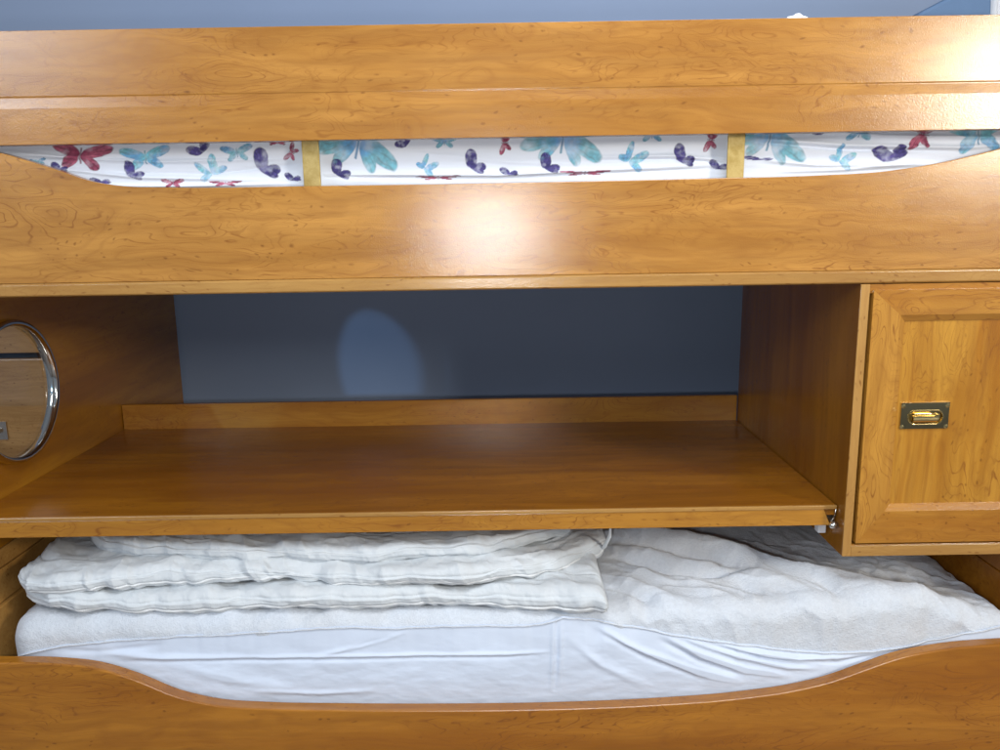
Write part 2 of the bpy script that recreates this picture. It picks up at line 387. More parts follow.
# ------------------------------------------------------------------ desk
desk = thing('pull_out_desk', 'long empty wooden desk shelf with low back board under the top bunk', 'desk', (-.19, .35, -.59))
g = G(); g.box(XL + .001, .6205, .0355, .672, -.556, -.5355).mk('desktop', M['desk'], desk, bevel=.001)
g = G(); g.box(XL + .001, .6205, .0300, .0353, -.5425, -.5352).mk('desktop_edge', M['trim_x'], desk, bevel=.0012)
g = G(); g.prism([(XL + .002, -.5428), (.598, -.5428), (.6115, -.575), (XL + .002, -.575)], .0325, .0500).mk('front_lip', M['desk_edge'], desk, bevel=.0012)
g = G(); g.box(XL + .002, .6205, .672, .687, -.556, -.469).mk('back_board', M['desk_edge'], desk, bevel=.0015)
g = G(); g.box(.6165, .6195, .034, .60, -.572, -.5565)
g.mk('runner', M['nickel'], desk)
g = G()
g.tube([(.6192, .0315, -.5430), (.6190, .0315, -.553), (.6165, .0315, -.5615), (.6115, .0315, -.5665)], .0016, 8)
g.tube([(.6065, .0225, -.5705), (.6200, .0225, -.5705)], .0055, 14)
g.tube([(.6075, .0225, -.5705), (.6190, .0225, -.5705)], .0062, 14)
g.mk('roller', M['nickel'], desk, smooth=True)
G().box(.601, .616, .060, .080, -.602, -.5765).mk('stop_block', M['plastic'], desk, bevel=.002)

# ------------------------------------------------------------------ cabinet
cab = thing('cabinet', 'square wooden cabinet with a framed door and brass flush handle beside the desk', 'cabinet', (.81, .33, -.6225))
cb = -.6225
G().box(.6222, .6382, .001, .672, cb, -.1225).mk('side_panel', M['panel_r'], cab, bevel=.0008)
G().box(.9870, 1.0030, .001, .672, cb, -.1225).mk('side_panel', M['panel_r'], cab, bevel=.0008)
G().box(.6384, .9868, .001, .672, cb, cb + .0215).mk('bottom_board', M['rail'], cab, bevel=.0008)
G().box(.6384, .9868, .001, .672, -.1385, -.1228).mk('top_board', M['rail'], cab)
G().box(.6384, .9868, .660, .671, cb + .022, -.139).mk('back_board', M['panel_r'], cab)
G().box(.6384, .9868, .040, .043, cb + .022, -.139).mk('door_gap_shade', M['black'], cab)  # added black sheet close behind the door, painting the gaps round it dark
# pale edge band down the front of the side panel
G().box(.6222, .6378, -.0015, .0008, cb, -.1227).mk('front_stile', M['trim'], cab, bevel=.0006)
G().box(.9874, 1.0030, -.0015, .0008, cb, -.1227).mk('front_stile', M['trim'], cab, bevel=.0006)
G().box(.6380, .9872, -.0015, .0008, cb, cb + .0205).mk('front_strip', M['trim_x'], cab, bevel=.0006)
dx0, dx1, dz0, dz1 = .6438, .9820, -.5958, -.1330
fx0, fx1, fz0, fz1 = .7035, .9215, -.5235, -.1880
door = bpy.data.objects.new('door', None)
def mitre(g, side, mi=0):
    o = [(dx0, dz0), (dx1, dz0), (dx1, dz1), (dx0, dz1)]; q = [(fx0, fz0), (fx1, fz0), (fx1, fz1), (fx0, fz1)]
    a, b = side, (side + 1) % 4; yf, ym, yb = -.004, -.001, .018
    def inn(p, c, k): return (p[0] + (c[0] - p[0]) * k, p[1] + (c[1] - p[1]) * k)
    # face ring, then a chamfer down to the field
    def sh(c, d):   # move inner corner outward by d
        return (c[0] + (-d if c[0] < .8 else d), c[1] + (-d if c[1] < -.35 else d))
    A, B = o[a], o[b]; C, D = sh(q[b], .0115), sh(q[a], .0115); E, F = q[b], q[a]
    v = [(A[0], yf, A[1]), (B[0], yf, B[1]), (C[0], yf, C[1]), (D[0], yf, D[1]), (E[0], .003, E[1]), (F[0], .003, F[1]),
         (A[0], yb, A[1]), (B[0], yb, B[1]), (E[0], yb, E[1]), (F[0], yb, F[1])]
    g.add(v, [(0, 1, 2, 3), (3, 2, 4, 5), (0, 6, 7, 1), (6, 9, 8, 7), (5, 4, 8, 9), (0, 3, 5, 9, 6), (1, 7, 8, 4, 2)], mi)
g = G(); mitre(g, 0, 1); mitre(g, 1, 0); mitre(g, 2, 1); mitre(g, 3, 0)
door = g.mk('door', [M['stile'], M['rail']], cab)
G().box(fx0 - .001, fx1 + .001, .0045, .014, fz0 - .001, fz1 + .001).mk('door_panel', M['field'], door)
# flush handle: plate with an oval well, a bar pull, four screws
hx0, hx1, hz0, hz1 = .7105, .7960, -.3820, -.3350; hcx, hcz = .7545, -.3610
def oval(rx, rz, r, k=40):
    pts = []
    for i in range(k):
        a = 2 * math.pi * i / k; cx_ = (rx - r) * (1 if math.cos(a) >= 0 else -1)
        pts.append((hcx + cx_ + r * math.cos(a), hcz + rz / r * r * math.sin(a)))
    return pts
hn = G(); k = 40; ov = oval(.0310, .0128, .0128, k)
def plate_hit(p):
    d = (p[0] - hcx, p[1] - hcz); t = 1e9
    if d[0] > 1e-9: t = min(t, (hx1 - hcx) / d[0])
    if d[0] < -1e-9: t = min(t, (hx0 - hcx) / d[0])
    if d[1] > 1e-9: t = min(t, (hz1 - hcz) / d[1])
    if d[1] < -1e-9: t = min(t, (hz0 - hcz) / d[1])
    return hcx + d[0] * t, hcz + d[1] * t
yp = .0015
outer = [plate_hit(p) for p in ov]
for c in ((hx0, hz0), (hx0, hz1), (hx1, hz0), (hx1, hz1)):       # snap the nearest rim point to each corner
    i = min(range(k), key=lambda i: (outer[i][0]-c[0])**2 + (outer[i][1]-c[1])**2); outer[i] = c
v = [(p[0], yp, p[1]) for p in ov] + [(p[0], yp, p[1]) for p in outer] + [(p[0], .0044, p[1]) for p in outer] + \
    [(hcx + (p[0]-hcx)*.95, .0040, hcz + (p[1]-hcz)*.9) for p in ov]
f = []
for i in range(k):
    j = (i + 1) % k; f += [(i, j, k + j, k + i), (k + i, k + j, 2*k + j, 2*k + i), (i, 3*k + i, 3*k + j, j)]
hn.add(v, f, 0); hn.add([(hcx + (p[0]-hcx)*.95, .0040, hcz + (p[1]-hcz)*.9) for p in ov], [list(range(k))], 1)
hn.tube([(p[0], yp - .0004, p[1]) for p in ov], .0013, 8, 1, True)
hn.tube([(hcx - .025, -.0010, hcz - .002), (hcx + .018, -.0010, hcz - .002)], .0066, 14, 1)
hn.tube([(hcx - .021, .0002, hcz + .0068), (hcx + .008, .0002, hcz + .0068)], .0019, 10, 1)
hn.tube([(hcx + .0215, .001, hcz - .004), (hcx + .0215, .001, hcz + .005)], .0030, 10, 1)
hn.box(hx0, hx1, yp - .0008, yp + .001, hz1 - .0012, hz1 + .0008, 1)
for sx in (hx0 + .0035, hx1 - .0035):
    for sz in (hz0 + .0035, hz1 - .0055):
        vv = [(sx + .0040 * math.cos(a) * cr, yp - .0018 * (1 - cr), sz + .0040 * math.sin(a) * cr) for cr in (1, .7, .2) for a in [2*math.pi*i/12 for i in range(12)]]
        hn.add(vv, [(r_*12 + i, r_*12 + (i+1) % 12, r_*12 + 12 + (i+1) % 12, r_*12 + 12 + i) for r_ in (0, 1) for i in range(12)] + [list(range(24, 36))], 1)
hn.mk('handle', [M['brass_dark'], M['brass']], door)

# ------------------------------------------------------------------ cupboard seen through the porthole
cup = thing('cupboard', 'brown wooden cupboard seen through the round porthole beside the bunk bed', 'cupboard', (-1.62, .92, -1.2))
G().box(-2.10, -1.16, .82, 1.095, -1.2, .30).mk('carcass', M['old'], cup)
G().box(-2.08, -1.18, .806, .819, -1.18, .28).mk('gap_shade_sheet', M['black'], cup)  # added black sheet, stands for the shade between door and drawer
drw = G().box(-2.09, -1.17, .768, .788, -.341, .28).mk('door', M['old'], cup, bevel=.002)
low_d = G().box(-2.09, -1.17, .768, .788, -1.17, -.357).mk('drawer_front', M['old'], cup, bevel=.004)
g = G(); g.box(-1.455, -1.372, .7645, .7678, -.583, -.532).tube([(-1.44, .760, -.557), (-1.388, .760, -.557)], .006, 10)
g.mk('handle', M['nickel'], low_d)
v = []

# ------------------------------------------------------------------ lower mattress with towelling protector
matt = thing('lower_mattress', 'rumpled white mattress in towelling protector on the lower bunk', 'mattress', (0, .4, -.953))
MX0, MX1 = -.955, .962
top_cr = [  # folds on top of the protector (x, y)
    ([(-.45, .10), (-.50, .05), (-.56, .0)], .006, .014), ([(-.36, .07), (-.42, .03), (-.47, -.01)], .007, .013), ([(-.24, .10), (-.30, .04), (-.37, .0)], .007, .015),
    ([(-.30, .08), (-.36, .02), (-.40, .0)], -.005, .010), ([(-.56, .09), (-.66, .04), (-.80, .02)], .006, .018),
    ([(-.02, .06), (.02, .02), (.04, .0)], .004, .015), ([(.10, .05), (.12, .02)], -.004, .012),
    ([(.22, .28), (.38, .19), (.45, .15), (.50, .13)], -.010, .014), ([(.23, .32), (.40, .23), (.49, .17), (.52, .14)], .011, .022),
    ([(.21, .22), (.34, .13), (.42, .115), (.50, .125)], -.009, .010), ([(.22, .25), (.36, .16), (.44, .135)], .010, .018),
    ([(.20, .10), (.26, .04), (.30, .0)], -.008, .011), ([(.22, .13), (.28, .06), (.33, .01)], .009, .016),
    ([(.35, .10), (.40, .05), (.45, .02)], .006, .018), ([(.44, .09), (.50, .04)], -.006, .016), ([(.46, .13), (.54, .07), (.60, .02)], .008, .022),
    ([(.60, .09), (.66, .05), (.74, .03)], .005, .016), ([(.60, .08), (.64, .02), (.66, -.01)], -.005, .012), ([(.86, .02), (.78, .0), (.72, -.01)], -.006, .010),
    ([(.90, .03), (.82, .02), (.76, .0)], .006, .016)]
seam = strip([-.95, -.915, -.83, -.69, -.5, -.301, -.201, -.094, .046, .085, .108, .157, .22, .293, .37, .456, .54, .634, .74, .814, .87, .925, 1.0],
             [-.797, -.793, -.776, -.763, -.757, -.746, -.751, -.747, -.749, -.742, -.734, -.740, -.752, -.767, -.782, -.796, -.808, -.815, -.805, -.789, -.776, -.765, -.755])
ridge_y = strip([.10, .256, .40, .50, .585, .70, .80, .90, .97], [.40, .30, .245, .18, .125, .065, .03, .005, -.012])
ridge_a = strip([0, .15, .30, .60, .80, .97], [0, .004, .045, .040, .030, .012])
NXU = 560
xs = np.linspace(MX0, MX1, NXU)
ts = np.concatenate([np.linspace(.75, .36, 22)[:-1], np.linspace(.36, .035, 110)])
X, Y = np.meshgrid(xs, ts, indexing='ij')
def ridged(u, v, p=1.3):
    return (1 - np.clip(np.abs(vnoise(u, v)) * 2.6, 0, 1)) ** p
def drift(X, Y):
    a = X * .80 - Y * .60; b = X * .60 + Y * .80; wv = .25 * fbm(X * 6, Y * 6, 2)
    return (.0055 * ridged(a * 3 + wv, b * 15 + wv * 4, 2.2) + .0035 * ridged(a * 9 + 5, b * 30 + wv * 6, 2.5) + .0022 * ridged(a * 26 + 5 + wv * 3, b * 40, 2)) * np.clip((X + .1) / .3, .35, 1) - .004
def top_h(X, Y):
    H = -.722 + .006 * fbm(X * 5, Y * 6, 3) + .0035 * fbm(X * 16, Y * 18, 3) + 1.45 * creases(X, Y, top_cr) + drift(X, Y)
    ry = ridge_y(X); ra = ridge_a(X); d = Y - ry
    front = np.exp(-np.clip(-d, 0, None) / .10); back = 1 / (1 + np.exp((d - .012) / .006))
    H = H + np.where(d < 0, ra * front, ra * back)
    bare = 1 / (1 + np.exp(-(d - .02) / .008)) * np.clip((X - .1) / .15, 0, 1)       # thin rumpled part behind the ridge
    H = H - bare * .030 + bare * (.010 * np.abs(fbm(X * 14 + 3, Y * 9, 3)) + .005 * fbm(X * 40, Y * 30, 2))
    return H
H = top_h(X, Y)
# rounded front edge: from (y=.035, top) over to the seam at y = -.004
n2 = 46; E = np.zeros((NXU, n2, 3)); he = H[:, -1]
sm = seam(xs) + .0015 * vnoise(xs * 60, xs * 0)
lx = lambda X_: np.clip(1 - np.clip((X_ - MX0) / .06, 0, 1), 0, 1)
for j in range(n2):
    u = (j + 1) / n2; a = min(u / .55, 1) * math.pi / 2
    zt = he - .038 * (1 - math.cos(a)); zt = zt * 1.0
    yy = .035 - .040 * math.sin(a)
    if u > .55: zt = (he - .038) + (sm - (he - .038)) * (u - .55) / .45
    X_ = xs; E[:, j, 0] = X_; E[:, j, 1] = yy; E[:, j, 2] = zt
bump = creases(np.repeat(xs[:, None], n2, 1), E[:, :, 1] * 1.0, top_cr)
k_ = np.linspace(1, .3, n2)[None, :]
E[:, :, 2] += (bump - bump[:, :1]) * .6 * k_; E[:, :, 1] -= .004 * fbm(np.repeat(xs[:, None], n2, 1) * 20, E[:, :, 2] * 20, 3) * k_ + bump * .5 * k_
yv = .035 - np.concatenate([[0], np.cumsum(np.hypot(np.diff(E[280, :, 1]), np.diff(E[280, :, 2])))])[None, :] + 0 * E[:, :, 0]
XE = np.repeat(xs[:, None], n2, 1); dE = drift(XE, yv) - drift(XE, yv * 0 + .035)
E[:, :, 1] -= 1.5 * dE * np.linspace(0, 1, n2)[None, :] ** .5 * np.linspace(1, .35, n2)[None, :]
P = np.concatenate([np.stack([X, Y, H], 2), E], 1)
# left end falls away round the mattress corner
def round_ends(P):
    dl = np.clip(.07 - (P[..., 0] - MX0), 0, .07) / .07
    P[..., 2] -= .055 * (1 - np.sqrt(np.clip(1 - dl**2, 0, 1)))
    fr = np.clip((.10 - P[..., 1]) / .1, 0, 1)
    P[..., 1] += .085 * (1 - np.sqrt(np.clip(1 - dl**2, 0, 1))) * fr
    dr = np.clip(.03 - (MX1 - P[..., 0]), 0, .03) / .03
    P[..., 2] -= .03 * (1 - np.sqrt(np.clip(1 - dr**2, 0, 1)))
    return P
P = round_ends(P)
terry_edge = P[:, -1].copy()
mk('towelling_top', P.reshape(-1, 3), grid_faces(P.shape[0], P.shape[1]), M['terry'], matt, smooth=True)
# smooth cotton skirt from the seam down behind the rail
nz = 120; zb = -.950
SK = np.zeros((NXU, nz, 3)); U = np.linspace(0, 1, nz)
Xs = np.repeat(xs[:, None], nz, 1); Zs = terry_edge[:, 2:3] + .003 + (zb - terry_edge[:, 2:3]) * U[None]
sk_cr = [  # folds pulled across the skirt (x, z)
    ([(-.72, -.800), (-.3, -.803), (.0, -.803), (.08, -.800)], .0035, .0035), ([(-.72, -.807), (-.3, -.810), (.06, -.808)], -.003, .004),
    ([(-.19, -.760), (-.27, -.783), (-.36, -.803)], .0035, .004), ([(-.21, -.765), (-.30, -.79)], -.003, .003),
    ([(.090, -.735), (.088, -.80), (.085, -.88)], .0035, .003), ([(.096, -.735), (.095, -.80), (.091, -.88)], -.003, .0025), ([(.104, -.735), (.104, -.80), (.10, -.87)], .003, .003),
    ([(.17, -.752), (.25, -.800), (.36, -.845), (.44, -.866)], .0065, .0065), ([(.18, -.765), (.26, -.812), (.37, -.858)], -.0045, .006),
    ([(.30, -.775), (.37, -.812), (.45, -.842), (.53, -.855)], .0070, .006), ([(.29, -.782), (.36, -.822), (.44, -.853)], -.005, .005),
    ([(.33, -.778), (.43, -.812), (.53, -.838), (.58, -.842)], .006, .005), ([(.40, -.792), (.50, -.815), (.60, -.830)], .0055, .0045), ([(.37, -.79), (.47, -.818), (.57, -.838)], -.0045, .004),
    ([(.45, -.805), (.55, -.822), (.66, -.822)], .005, .004), ([(.52, -.823), (.62, -.832), (.70, -.818)], -.004, .004),
    ([(.12, -.775), (.18, -.83), (.27, -.875)], .0035, .008), ([(-.62, -.82), (-.5, -.85), (-.38, -.87)], .003, .010), ([(-.78, -.785), (-.65, -.80), (-.5, -.803)], .004, .006),
    ([(-.5, -.868), (-.35, -.878), (-.25, -.875)], .003, .005), ([(.70, -.80), (.80, -.785), (.88, -.77)], .004, .007), ([(-.84, -.785), (-.74, -.787), (-.64, -.775)], -.003, .005)]
SK[..., 0] = Xs; SK[..., 2] = Zs
cz = creases(Xs, Zs, sk_cr)
ty = terry_edge[:, 1]; ker = np.ones(61) / 61; tsm = np.convolve(np.pad(ty, 30, 'edge'), ker, 'valid')
blend = np.clip(U * 2.5 - .05, 0, 1)[None]
SK[..., 1] = ty[:, None] * (1 - blend) + tsm[:, None] * blend - .002 - .010 * np.sin(np.pi * np.clip(U, 0, 1))[None] * 0.7 - cz - .0022 * fbm(Xs * 16 + Zs * 20, Zs * 34 - Xs * 8, 4) * np.clip(U * 3, 0, 1)[None] - .004 * fbm(Xs * 4, Zs * 9, 3) * np.clip(U * 5, 0, 1)[None]
SK[..., 1] = np.maximum(SK[..., 1], -.0175 + .0)
SK[..., 1] += .002
sk = mk('cotton_skirt', SK.reshape(-1, 3), grid_faces(NXU, nz), M['skirt'], matt, smooth=True)
# left-hand end of the mattress, closing the corner
nl = 40; EL = np.zeros((nl, 24, 3)); yl = np.linspace(.75, float(terry_edge[0, 1]), nl)
hl = np.interp(yl[::-1], np.concatenate([P[0, ::-1, 1]]), P[0, ::-1, 2])[::-1]
for j in range(24):
    u = j / 23; EL[:, j, 0] = MX0 - .010 * math.sin(math.pi * u) ; EL[:, j, 1] = yl; EL[:, j, 2] = hl + (-.95 - hl) * u
mk('mattress_end', EL.reshape(-1, 3), grid_faces(nl, 24), M['skirt'], matt, smooth=True)
# thin rolled hem along the seam
g = G(); g.tube([(float(p[0]), float(p[1]) - .0022, float(p[2]) + .0004) for p in terry_edge[4:-2:2]], .0014, 8)
g.mk('hem', M['terry'], matt, smooth=True)
G().box(MX0 + .03, MX1 - .012, .05, .93, -.952, -.80).mk('mattress_core', M['skirt'], matt, bevel=.02)
# fabric loop by the duvet corner
loop = G(); loop.tube([(.196, .243, -.713), (.199, .205, -.698), (.207, .16, -.664), (.212, .13, -.63), (.214, .12, -.60)], .0042, 8)

# ------------------------------------------------------------------ folded duvet, three layers
duv = thing('duvet', 'folded crumpled white quilted duvet with piped edges under the desk', 'duvet', (-.33, .2, -.722))
LAY = [
    # x-left, x-right, height of the middle, thickness, front y as function of x, seed
    (-.945, .190, -.700, .040, strip([-.885, -.80, -.66, -.5, -.4, -.3, -.2, -.1, 0, .1, .15, .19], [.025, .0, .006, .012, .002, .0, .012, .016, .006, .0, -.012, -.022]), 1.3, .9),
    (-.945, .215, -.662, .036, strip([-.905, -.86, -.76, -.64, -.5, -.35, -.2, -.1, .0, .06, .12, .18, .215], [.010, .010, .012, .036, .034, .026, .008, .006, .022, .05, .095, .15, .19]), 5.1, 1.0),
    (-.88, .14, -.628, .030, strip([-.86, -.75, -.62, -.5, -.35, -.2, -.1, .02, .14], [.16, .10, .075, .062, .055, .05, .058, .09, .18]), 9.7, .8)]
DV = []; DF = []; off = 0; pipes = []
for (xa, xb, zc, th, yf, sd, am) in LAY:
    nx = 760; xs_ = np.linspace(xa, xb, nx); na = 34; nt = 70; rows = []
    el = np.clip((xs_ - xa) / .028, 0, 1); er = np.clip((xb - xs_) / .022, 0, 1)
    cap = np.cbrt(np.clip(1 - (1 - el)**3, 0, 1)) * np.sqrt(np.clip(1 - (1 - er)**2, 0, 1)) + .001
    yfr = yf(xs_) + .085 * (1 - np.sqrt(np.clip(1 - (1 - np.clip((xs_ - xa) / .085, 0, 1))**2, 0, 1))) + .012 * vnoise(xs_ * 11 + sd, 0 * xs_) + .005 * vnoise(xs_ * 40 + sd, 0 * xs_)
    zmid = zc + .009 * vnoise(xs_ * 7 + sd * 3, 0 * xs_) + .004 * vnoise(xs_ * 22 + sd, 0 * xs_)
    zmid = zmid - .010 * np.clip((xs_ + .0) / .2, 0, 1) * (1 if zc > -.69 else 0) - (1 - cap) * th * .1
    pts = np.zeros((nx, na + nt, 3))
    for j in range(na + nt):
        if j < na:
            a = -math.pi / 2 + math.pi * j / (na - 1)          # underside -> front -> top
            flat = .55
            cy = -math.cos(a) * th * flat; cz_ = math.sin(a) * th / 2
            y = yfr + th * flat + cy; z = zmid + cz_ * cap
            fr = math.cos(a); ny, nz_ = -math.cos(a), math.sin(a); s = a * th / 2
            S_ = np.full(nx, s)
        else:
            q = (j - na + 1) / nt; dd = .40 * q ** 1.3
            y = yfr + th * flat + dd; z = zmid + th / 2 * cap; ny, nz_ = 0., 1.; fr = 0.; S_ = np.full(nx, th * .8 + dd)
        # gathers across the edge, soft quilting, long drifting creases
        xs2 = xs_ + S_ * .55
        wv = .5 * fbm(xs2 * 9 + sd, S_ * 12 + sd, 2)
        env = np.exp(-np.abs(S_ - .012) / .07)
        gath = ((1 - np.clip(np.abs(vnoise(xs2 * 27 + sd * 5 + wv, S_ * 7 + sd)) * 3.2, 0, 1)) - .4) * .0055 * am * env
        gath2 = ((1 - np.clip(np.abs(vnoise(xs2 * 12 + sd * 2 + wv, S_ * 5 + sd)) * 2.6, 0, 1)) - .4) * .0075 * am
        gath3 = ((1 - np.clip(np.abs(vnoise(xs_ * 9 + sd * 7, S_ * 34 + wv * 2 + sd)) * 2.8, 0, 1)) - .4) * .0045 * am
        soft = .010 * fbm(xs2 * 7 + sd, S_ * 12 + sd * 2, 3) + gath3
        fine = .0034 * fbm(xs2 * 48 + sd, S_ * 42, 4)
        quilt = -.005 * np.exp(-(((S_ - .085) % .16) / .005) ** 2)
        lineS = S_ - .003 * vnoise(xs_ * 25 + sd, xs_ * 0) * 2
        quilt += .0022 * np.exp(-((lineS - .006) / .0018) ** 2) - .0028 * np.exp(-((lineS - .0095) / .002) ** 2)
        edge_pinch = -.005 * np.exp(-((S_ + .010) / .0035) ** 2)
        D = (gath + gath2 + soft + fine + quilt + edge_pinch) * np.clip(cap * 1.3, .0, 1)
        pts[:, j, 0] = xs_; pts[:, j, 1] = y + ny * D; pts[:, j, 2] = z + nz_ * D
    DV.append(pts.reshape(-1, 3)); DF += grid_faces(nx, na + nt, off); off += nx * (na + nt)
    jj = 11; line = pts[6:-3:3, jj]; pipes.append([(float(p[0]), float(p[1]) - .0022, float(p[2]) - .0008) for p in line])
dv = mk('quilted_cover', np.concatenate(DV), DF, M['duvet'], duv, smooth=True)
for p in pipes[:2]:
    G().tube(p, .0026, 8).mk('piping', M['piping'], duv, smooth=True)
g = loop; o = g.mk('corner_tie', M['piping'], duv, smooth=True)

# ------------------------------------------------------------------ upper mattress in butterfly sheet
TEAL, BLUE, PURP, MAR = (.10, .42, .52), (.05, .32, .62), (.035, .028, .15), (.24, .03, .08)
BF = []
def b_(px, py, w, rot, kind, stretch=1.): BF.append((px, py, w, rot, kind, stretch))
def X_of(px): return (px - 500) * .001727
sheet_list = [
    (-.72, .118, .095, -8, 'm', .8), (-.609, .113, .078, 4, 'b', .8), (-.513, .123, .040, 50, 'p', .9), (-.451, .118, .050, 5, 't', .9), (-.795, .108, .028, 10, 't', .6),
    (-.760, .095, .034, -10, 'p', .6), (-.634, .085, .044, -25, 'p', .8), (-.496, .089, .056, 30, 't2', .9), (-.405, .092, .060, -30, 'p', .9), (-.565, .068, .036, 0, 'm', .7),
    (-.690, .071, .036, 10, 'p', .5), (-.474, .066, .050, 0, 'm', .3), (-.357, .116, .030, 60, 'm', 1), (-.357, .072, .030, 0, 'p', .7), (-.38, .133, .04, 0, 'm', .3),
    (-.241, .128, .120, -14, 'T', 1.), (-.159, .130, .030, 60, 'p', 1), (-.092, .131, .042, 0, 't', .8), (.012, .127, .034, 90, 'm', 1.1), (-.276, .082, .045, -30, 'p', .8),
    (-.123, .087, .040, -40, 't2', 1), (-.042, .090, .048, -30, 'p', .9), (.019, .075, .034, 0, 'p', .6), (-.104, .070, .07, 0, 'm', .16),
    (.113, .131, .116, -10, 'T', 1.), (.267, .137, .046, 0, 't', .8), (.368, .126, .036, 80, 'm', 1.1), (.087, .086, .046, -30, 'p', .8), (.234, .094, .054, -35, 't2', 1),
    (.320, .095, .046, -25, 'p', .9), (.382, .080, .034, 0, 'p', .7), (.151, .074, .08, 0, 'm', .16), (.205, .140, .02, 0, 't', .6),
    (.470, .128, .110, -14, 'T', 1.), (.560, .137, .030, 50, 'p', .8), (.622, .135, .060, 0, 't', .7), (.731, .130, .056, 70, 'm', 1), (.828, .130, .098, 5, 'b', 1.),
    (.596, .088, .048, -35, 't2', 1), (.683, .094, .058, 30, 'p', .9), (.448, .092, .06, -12, 'p', .16), (.645, .147, .07, 5, 'b', .25), (-.90, .10, .08, 20, 'b', .9), (.93, .11, .06, 20, 'p', .9)]
sx = np.linspace(-.985, .985, 1970 // 1); sz = np.linspace(-.015, .175, 150)
SXg, SZg = np.meshgrid(sx, sz, indexing='ij')
C = np.ones(SXg.shape + (3,)) * np.array([.76, .81, .90])
def wing(u, v, cx, cy, ra, rb, ang, pw=2.2):
    ca, sa = math.cos(ang), math.sin(ang); a = (u - cx) * ca + (v - cy) * sa; b = -(u - cx) * sa + (v - cy) * ca
    return (np.abs(a / ra) ** pw + np.abs(b / rb) ** pw)
for i, (bx, bz, w, rot, kd, st) in enumerate(sheet_list):
    rs = random.Random(i * 7 + 3); m_ = (np.abs(SXg - bx) < w * .8) & (np.abs(SZg - bz) < w * .8)
    if not m_.any(): continue
    w = w * (1.28 if kd == 'p' else 1.08 if kd in ('p', 't2', 'm', 't', 'b') else 1.1); ra = math.radians(rot); u0 = (SXg[m_] - bx) / w; v0 = (SZg[m_] - bz) / (w * st)
    u = u0 * math.cos(ra) + v0 * math.sin(ra); v = -u0 * math.sin(ra) + v0 * math.cos(ra)
    wob = .07 * vnoise(u * 7 + i * 3, v * 7) + .05 * vnoise(u * 19 + i * 3, v * 19); au = np.abs(u) if kd in ('m', 'b', 't', 'T') else np.abs(u + .08) * np.where(u > -.08, 1.0, 1.35)
    if kd == 'T':     # large pair with long drooping forewings
        q = np.minimum(wing(au, v, .30, -.06, .30, .12, -.48), wing(au, v, .15, -.12, .24, .09, -1.05))
    elif kd in ('p', 't2'):
        q = (np.minimum(wing(u, v, -.17, .15, .29, .17, 2.1), np.minimum(wing(u, v, .08, -.04, .30, .11, -.12), wing(u, v, .20, .05, .16, .13, .5))) if kd == 'p' else np.minimum(wing(au, v, .20, .16, .32, .13, 1.15), wing(au, v, .24, -.10, .25, .11, -.15)))
    else:
        q = np.minimum(wing(au, v, .27, .10, .28, .125, .38), wing(au, v, .17, -.14, .21, .10, -.85))
    q = q + wob * 3
    al = np.clip((1.05 - q) / .25, 0, 1)
    base = {'m': MAR, 'p': PURP, 'b': BLUE, 't': TEAL, 't2': BLUE, 'T': TEAL}[kd]
    alt = {'m': (.50, .12, .20), 'p': (.09, .07, .28), 'b': (.14, .58, .68), 't': (.03, .25, .55), 't2': (.16, .55, .62), 'T': (.03, .28, .62)}[kd]
    r0 = np.hypot(au, v)
    mixk = np.clip(.5 + 1.4 * fbm(u * 5 + i, v * 5, 3), 0, 1)[..., None]
    if kd == 'T': mixk = np.clip(1.25 - r0 * 4.2 + .8 * fbm(u * 6 + i, v * 6, 2), 0, 1)[..., None]
    colr = np.array(base) * (1 - mixk) + np.array(alt) * mixk
    vein = np.exp(-(np.abs(((np.arctan2(v, au + 1e-6) * 4.2 + .5 * r0 + .5 * vnoise(u * 11 + i, v * 11)) % 1) - .5) / .10) ** 2) * np.clip(r0 * 4 - .4, 0, 1)
    rim = np.clip((q - .70) / .3, 0, 1)
    colr = colr * (1 + .5 * fbm(u * 24 + i, v * 24, 2)[..., None])
    colr = colr * (1 - .70 * vein[..., None] * (1 if kd in 'mp' else .6)) * (1 - (.55 if kd in 'mp' else .35) * rim[..., None])
    wash = np.clip((.92 if kd in 'pm' else .80) + .7 * fbm(u * 7 + i * 2, v * 7 + 4, 3), .5 if kd in 'pm' else .35, .97)
    if kd in ('T', 't', 't2', 'b'): wash = wash * .86
    body = np.clip(1 - (np.abs(u) / .022) ** 2, 0, 1) * (np.abs(v + .02) < .17) if kd not in ('p', 't2') else 0 * al
    al = np.maximum(al * wash, body * .8)[..., None]
    C[m_] = C[m_] * (1 - al) + colr * al
# cloth relief: pulled level folds
sh_cr = [([(-.85, .120), (-.6, .104), (-.35, .106)], .004, .003), ([(-.80, .10), (-.62, .078), (-.40, .070)], .004, .0035), ([(-.7, .088), (-.5, .082), (-.34, .098)], -.003, .003),
         ([(-.30, .078), (.0, .072), (.38, .084)], .005, .0035), ([(-.3, .074), (.0, .067), (.38, .078)], -.004, .003), ([(-.18, .118), (.02, .094), (.16, .088)], .002, .004),
         ([(.15, .100), (.30, .100), (.39, .092)], .004, .003), ([(.15, .095), (.30, .094), (.39, .086)], -.003, .0025), ([(.43, .128), (.60, .113), (.80, .106), (.9, .11)], .0055, .004),
         ([(.43, .122), (.60, .106), (.80, .100)], -.0045, .003), ([(.45, .092), (.55, .080), (.78, .078)], .0045, .004), ([(.45, .070), (.6, .072), (.75, .082)], .003, .003),
         ([(.50, .142), (.66, .128), (.92, .120)], .004, .003), ([(-.9, .13), (-.75, .115), (-.6, .118)], .003, .003), ([(-.75, .066), (-.55, .062), (-.35, .064)], .004, .003)]
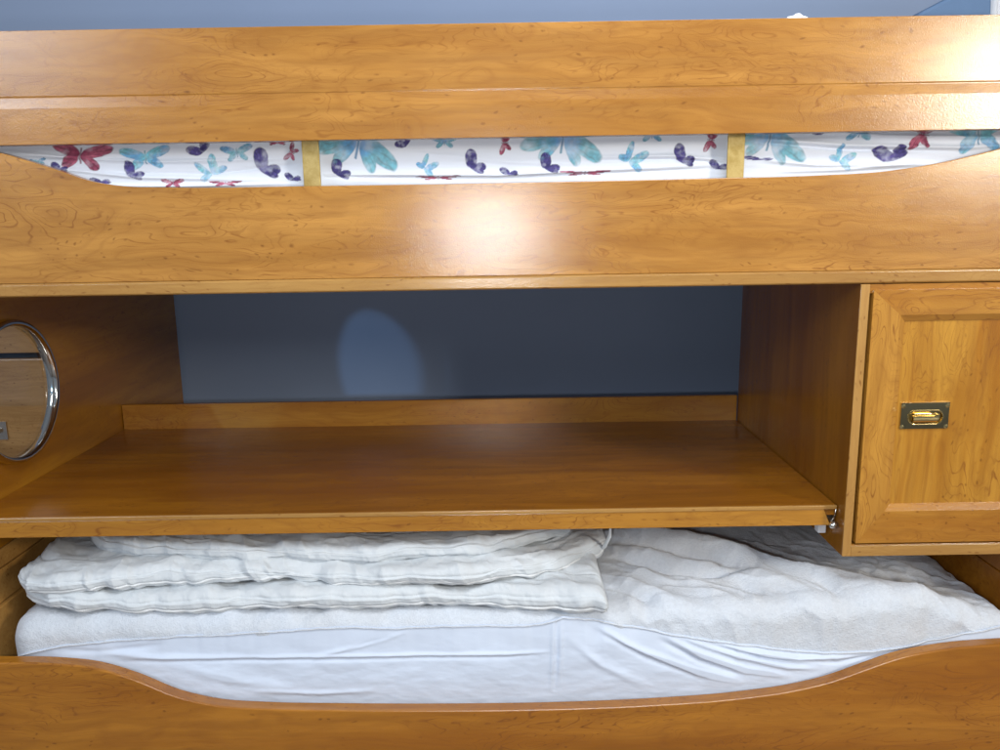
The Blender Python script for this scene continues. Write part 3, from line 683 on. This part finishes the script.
Yb = .052 - .010 * fbm(SXg * 1.6, SZg * 14, 3) * 1.0 - .0025 * fbm(SXg * 6, SZg * 60, 3) - creases(SXg, SZg, sh_cr) * 1.2
k = np.clip((SZg - .148) / .027, 0, 1); Yb = Yb + .05 * (1 - np.sqrt(np.clip(1 - k**2, 0, 1)))
k = np.clip((.005 - SZg) / .02, 0, 1); Yb = Yb + .02 * k**2
Ps = np.stack([SXg, Yb, SZg], 2)
# top of the mattress behind
ny_ = 12; T = np.zeros((len(sx), ny_, 3))
for j in range(ny_):
    T[:, j, 0] = sx; T[:, j, 1] = Ps[:, -1, 1] + (1.0 - .1) * ((j + 1) / ny_) ** 1.6; T[:, j, 2] = Ps[:, -1, 2] + .003 * math.sin((j + 1) / ny_ * 3.1)
Ps = np.concatenate([Ps, T], 1); C = np.concatenate([C, np.ones(T.shape) * np.array([.76, .81, .90])], 1)
um = mk('upper_mattress', Ps.reshape(-1, 3), grid_faces(Ps.shape[0], Ps.shape[1]), M['print'], base=(0, .5, -.018), smooth=True)
um['label'] = 'top bunk mattress in a white sheet printed with blue, purple and maroon butterflies'; um['category'] = 'mattress'
at = um.data.color_attributes.new('print', 'FLOAT_COLOR', 'POINT')
cc = np.ones((C.shape[0] * C.shape[1], 4), np.float32); cc[:, :3] = C.reshape(-1, 3); at.data.foreach_set('color', cc.ravel())

# ------------------------------------------------------------------ things on the top bunk
# blue folded blanket: a low wedge lying near the right end
bl = G(); bl.prism([(.60, .182), (.885, .182), (.868, .400), (.850, .393), (.747, .3425), (.66, .26)], .12, .20)
o = bl.mk('blanket', M['blue'], base=(.74, .16, .182), bevel=.006, seg=3); o['label'] = 'blue folded blanket at the right end of the top bunk'; o['category'] = 'blanket'
# pale curtain hanging at the wall beyond the foot of the bed
n = 160; v = []
for i in range(n):
    x = 1.335 + .75 * i / (n - 1); y = 1.02 + .028 * math.sin(i * .42) + .010 * math.sin(i * .17 + 1)
    v += [(x, y, 1.15), (x + .01 * math.sin(i * .3), y - .012, 0), (x, y, -1.12)]
f = [(i*3 + k, i*3 + 3 + k, i*3 + 4 + k, i*3 + 1 + k) for i in range(n - 1) for k in (0, 1)]
o = mk('curtain', v, f, M['white_cloth'], base=(1.71, 1.02, -1.12), smooth=True)
so_ = o.modifiers.new('solid', 'SOLIDIFY'); so_.thickness = .002
o['label'] = 'pale curtain edge hanging at the wall in the top right corner'; o['category'] = 'curtain'
# crumpled scrap of tissue on the guard rail
rs = np.random.RandomState(4); v = []; f = []
nn = 12
for i in range(nn):
    for j in range(nn):
        a = i / (nn - 1) * 2 - 1; b = j / (nn - 1) * 2 - 1
        v.append((.4905 + a * .0165, .011 + b * .009, .3092 + (.0075 * max(0, 1 - a**2) ** .7 * (.75 + .25 * math.sin(a * 5 + 1)) + .0022 * rs.rand()) * max(0, 1 - b**4) + .0006))
f = grid_faces(nn, nn)
o = mk('tissue', v, f, M['paper'], base=(.4905, .011, .31), smooth=False)
so_ = o.modifiers.new('solid', 'SOLIDIFY'); so_.thickness = .0006
o['label'] = 'small scrap of white tissue on the top edge of the guard rail'; o['category'] = 'tissue'
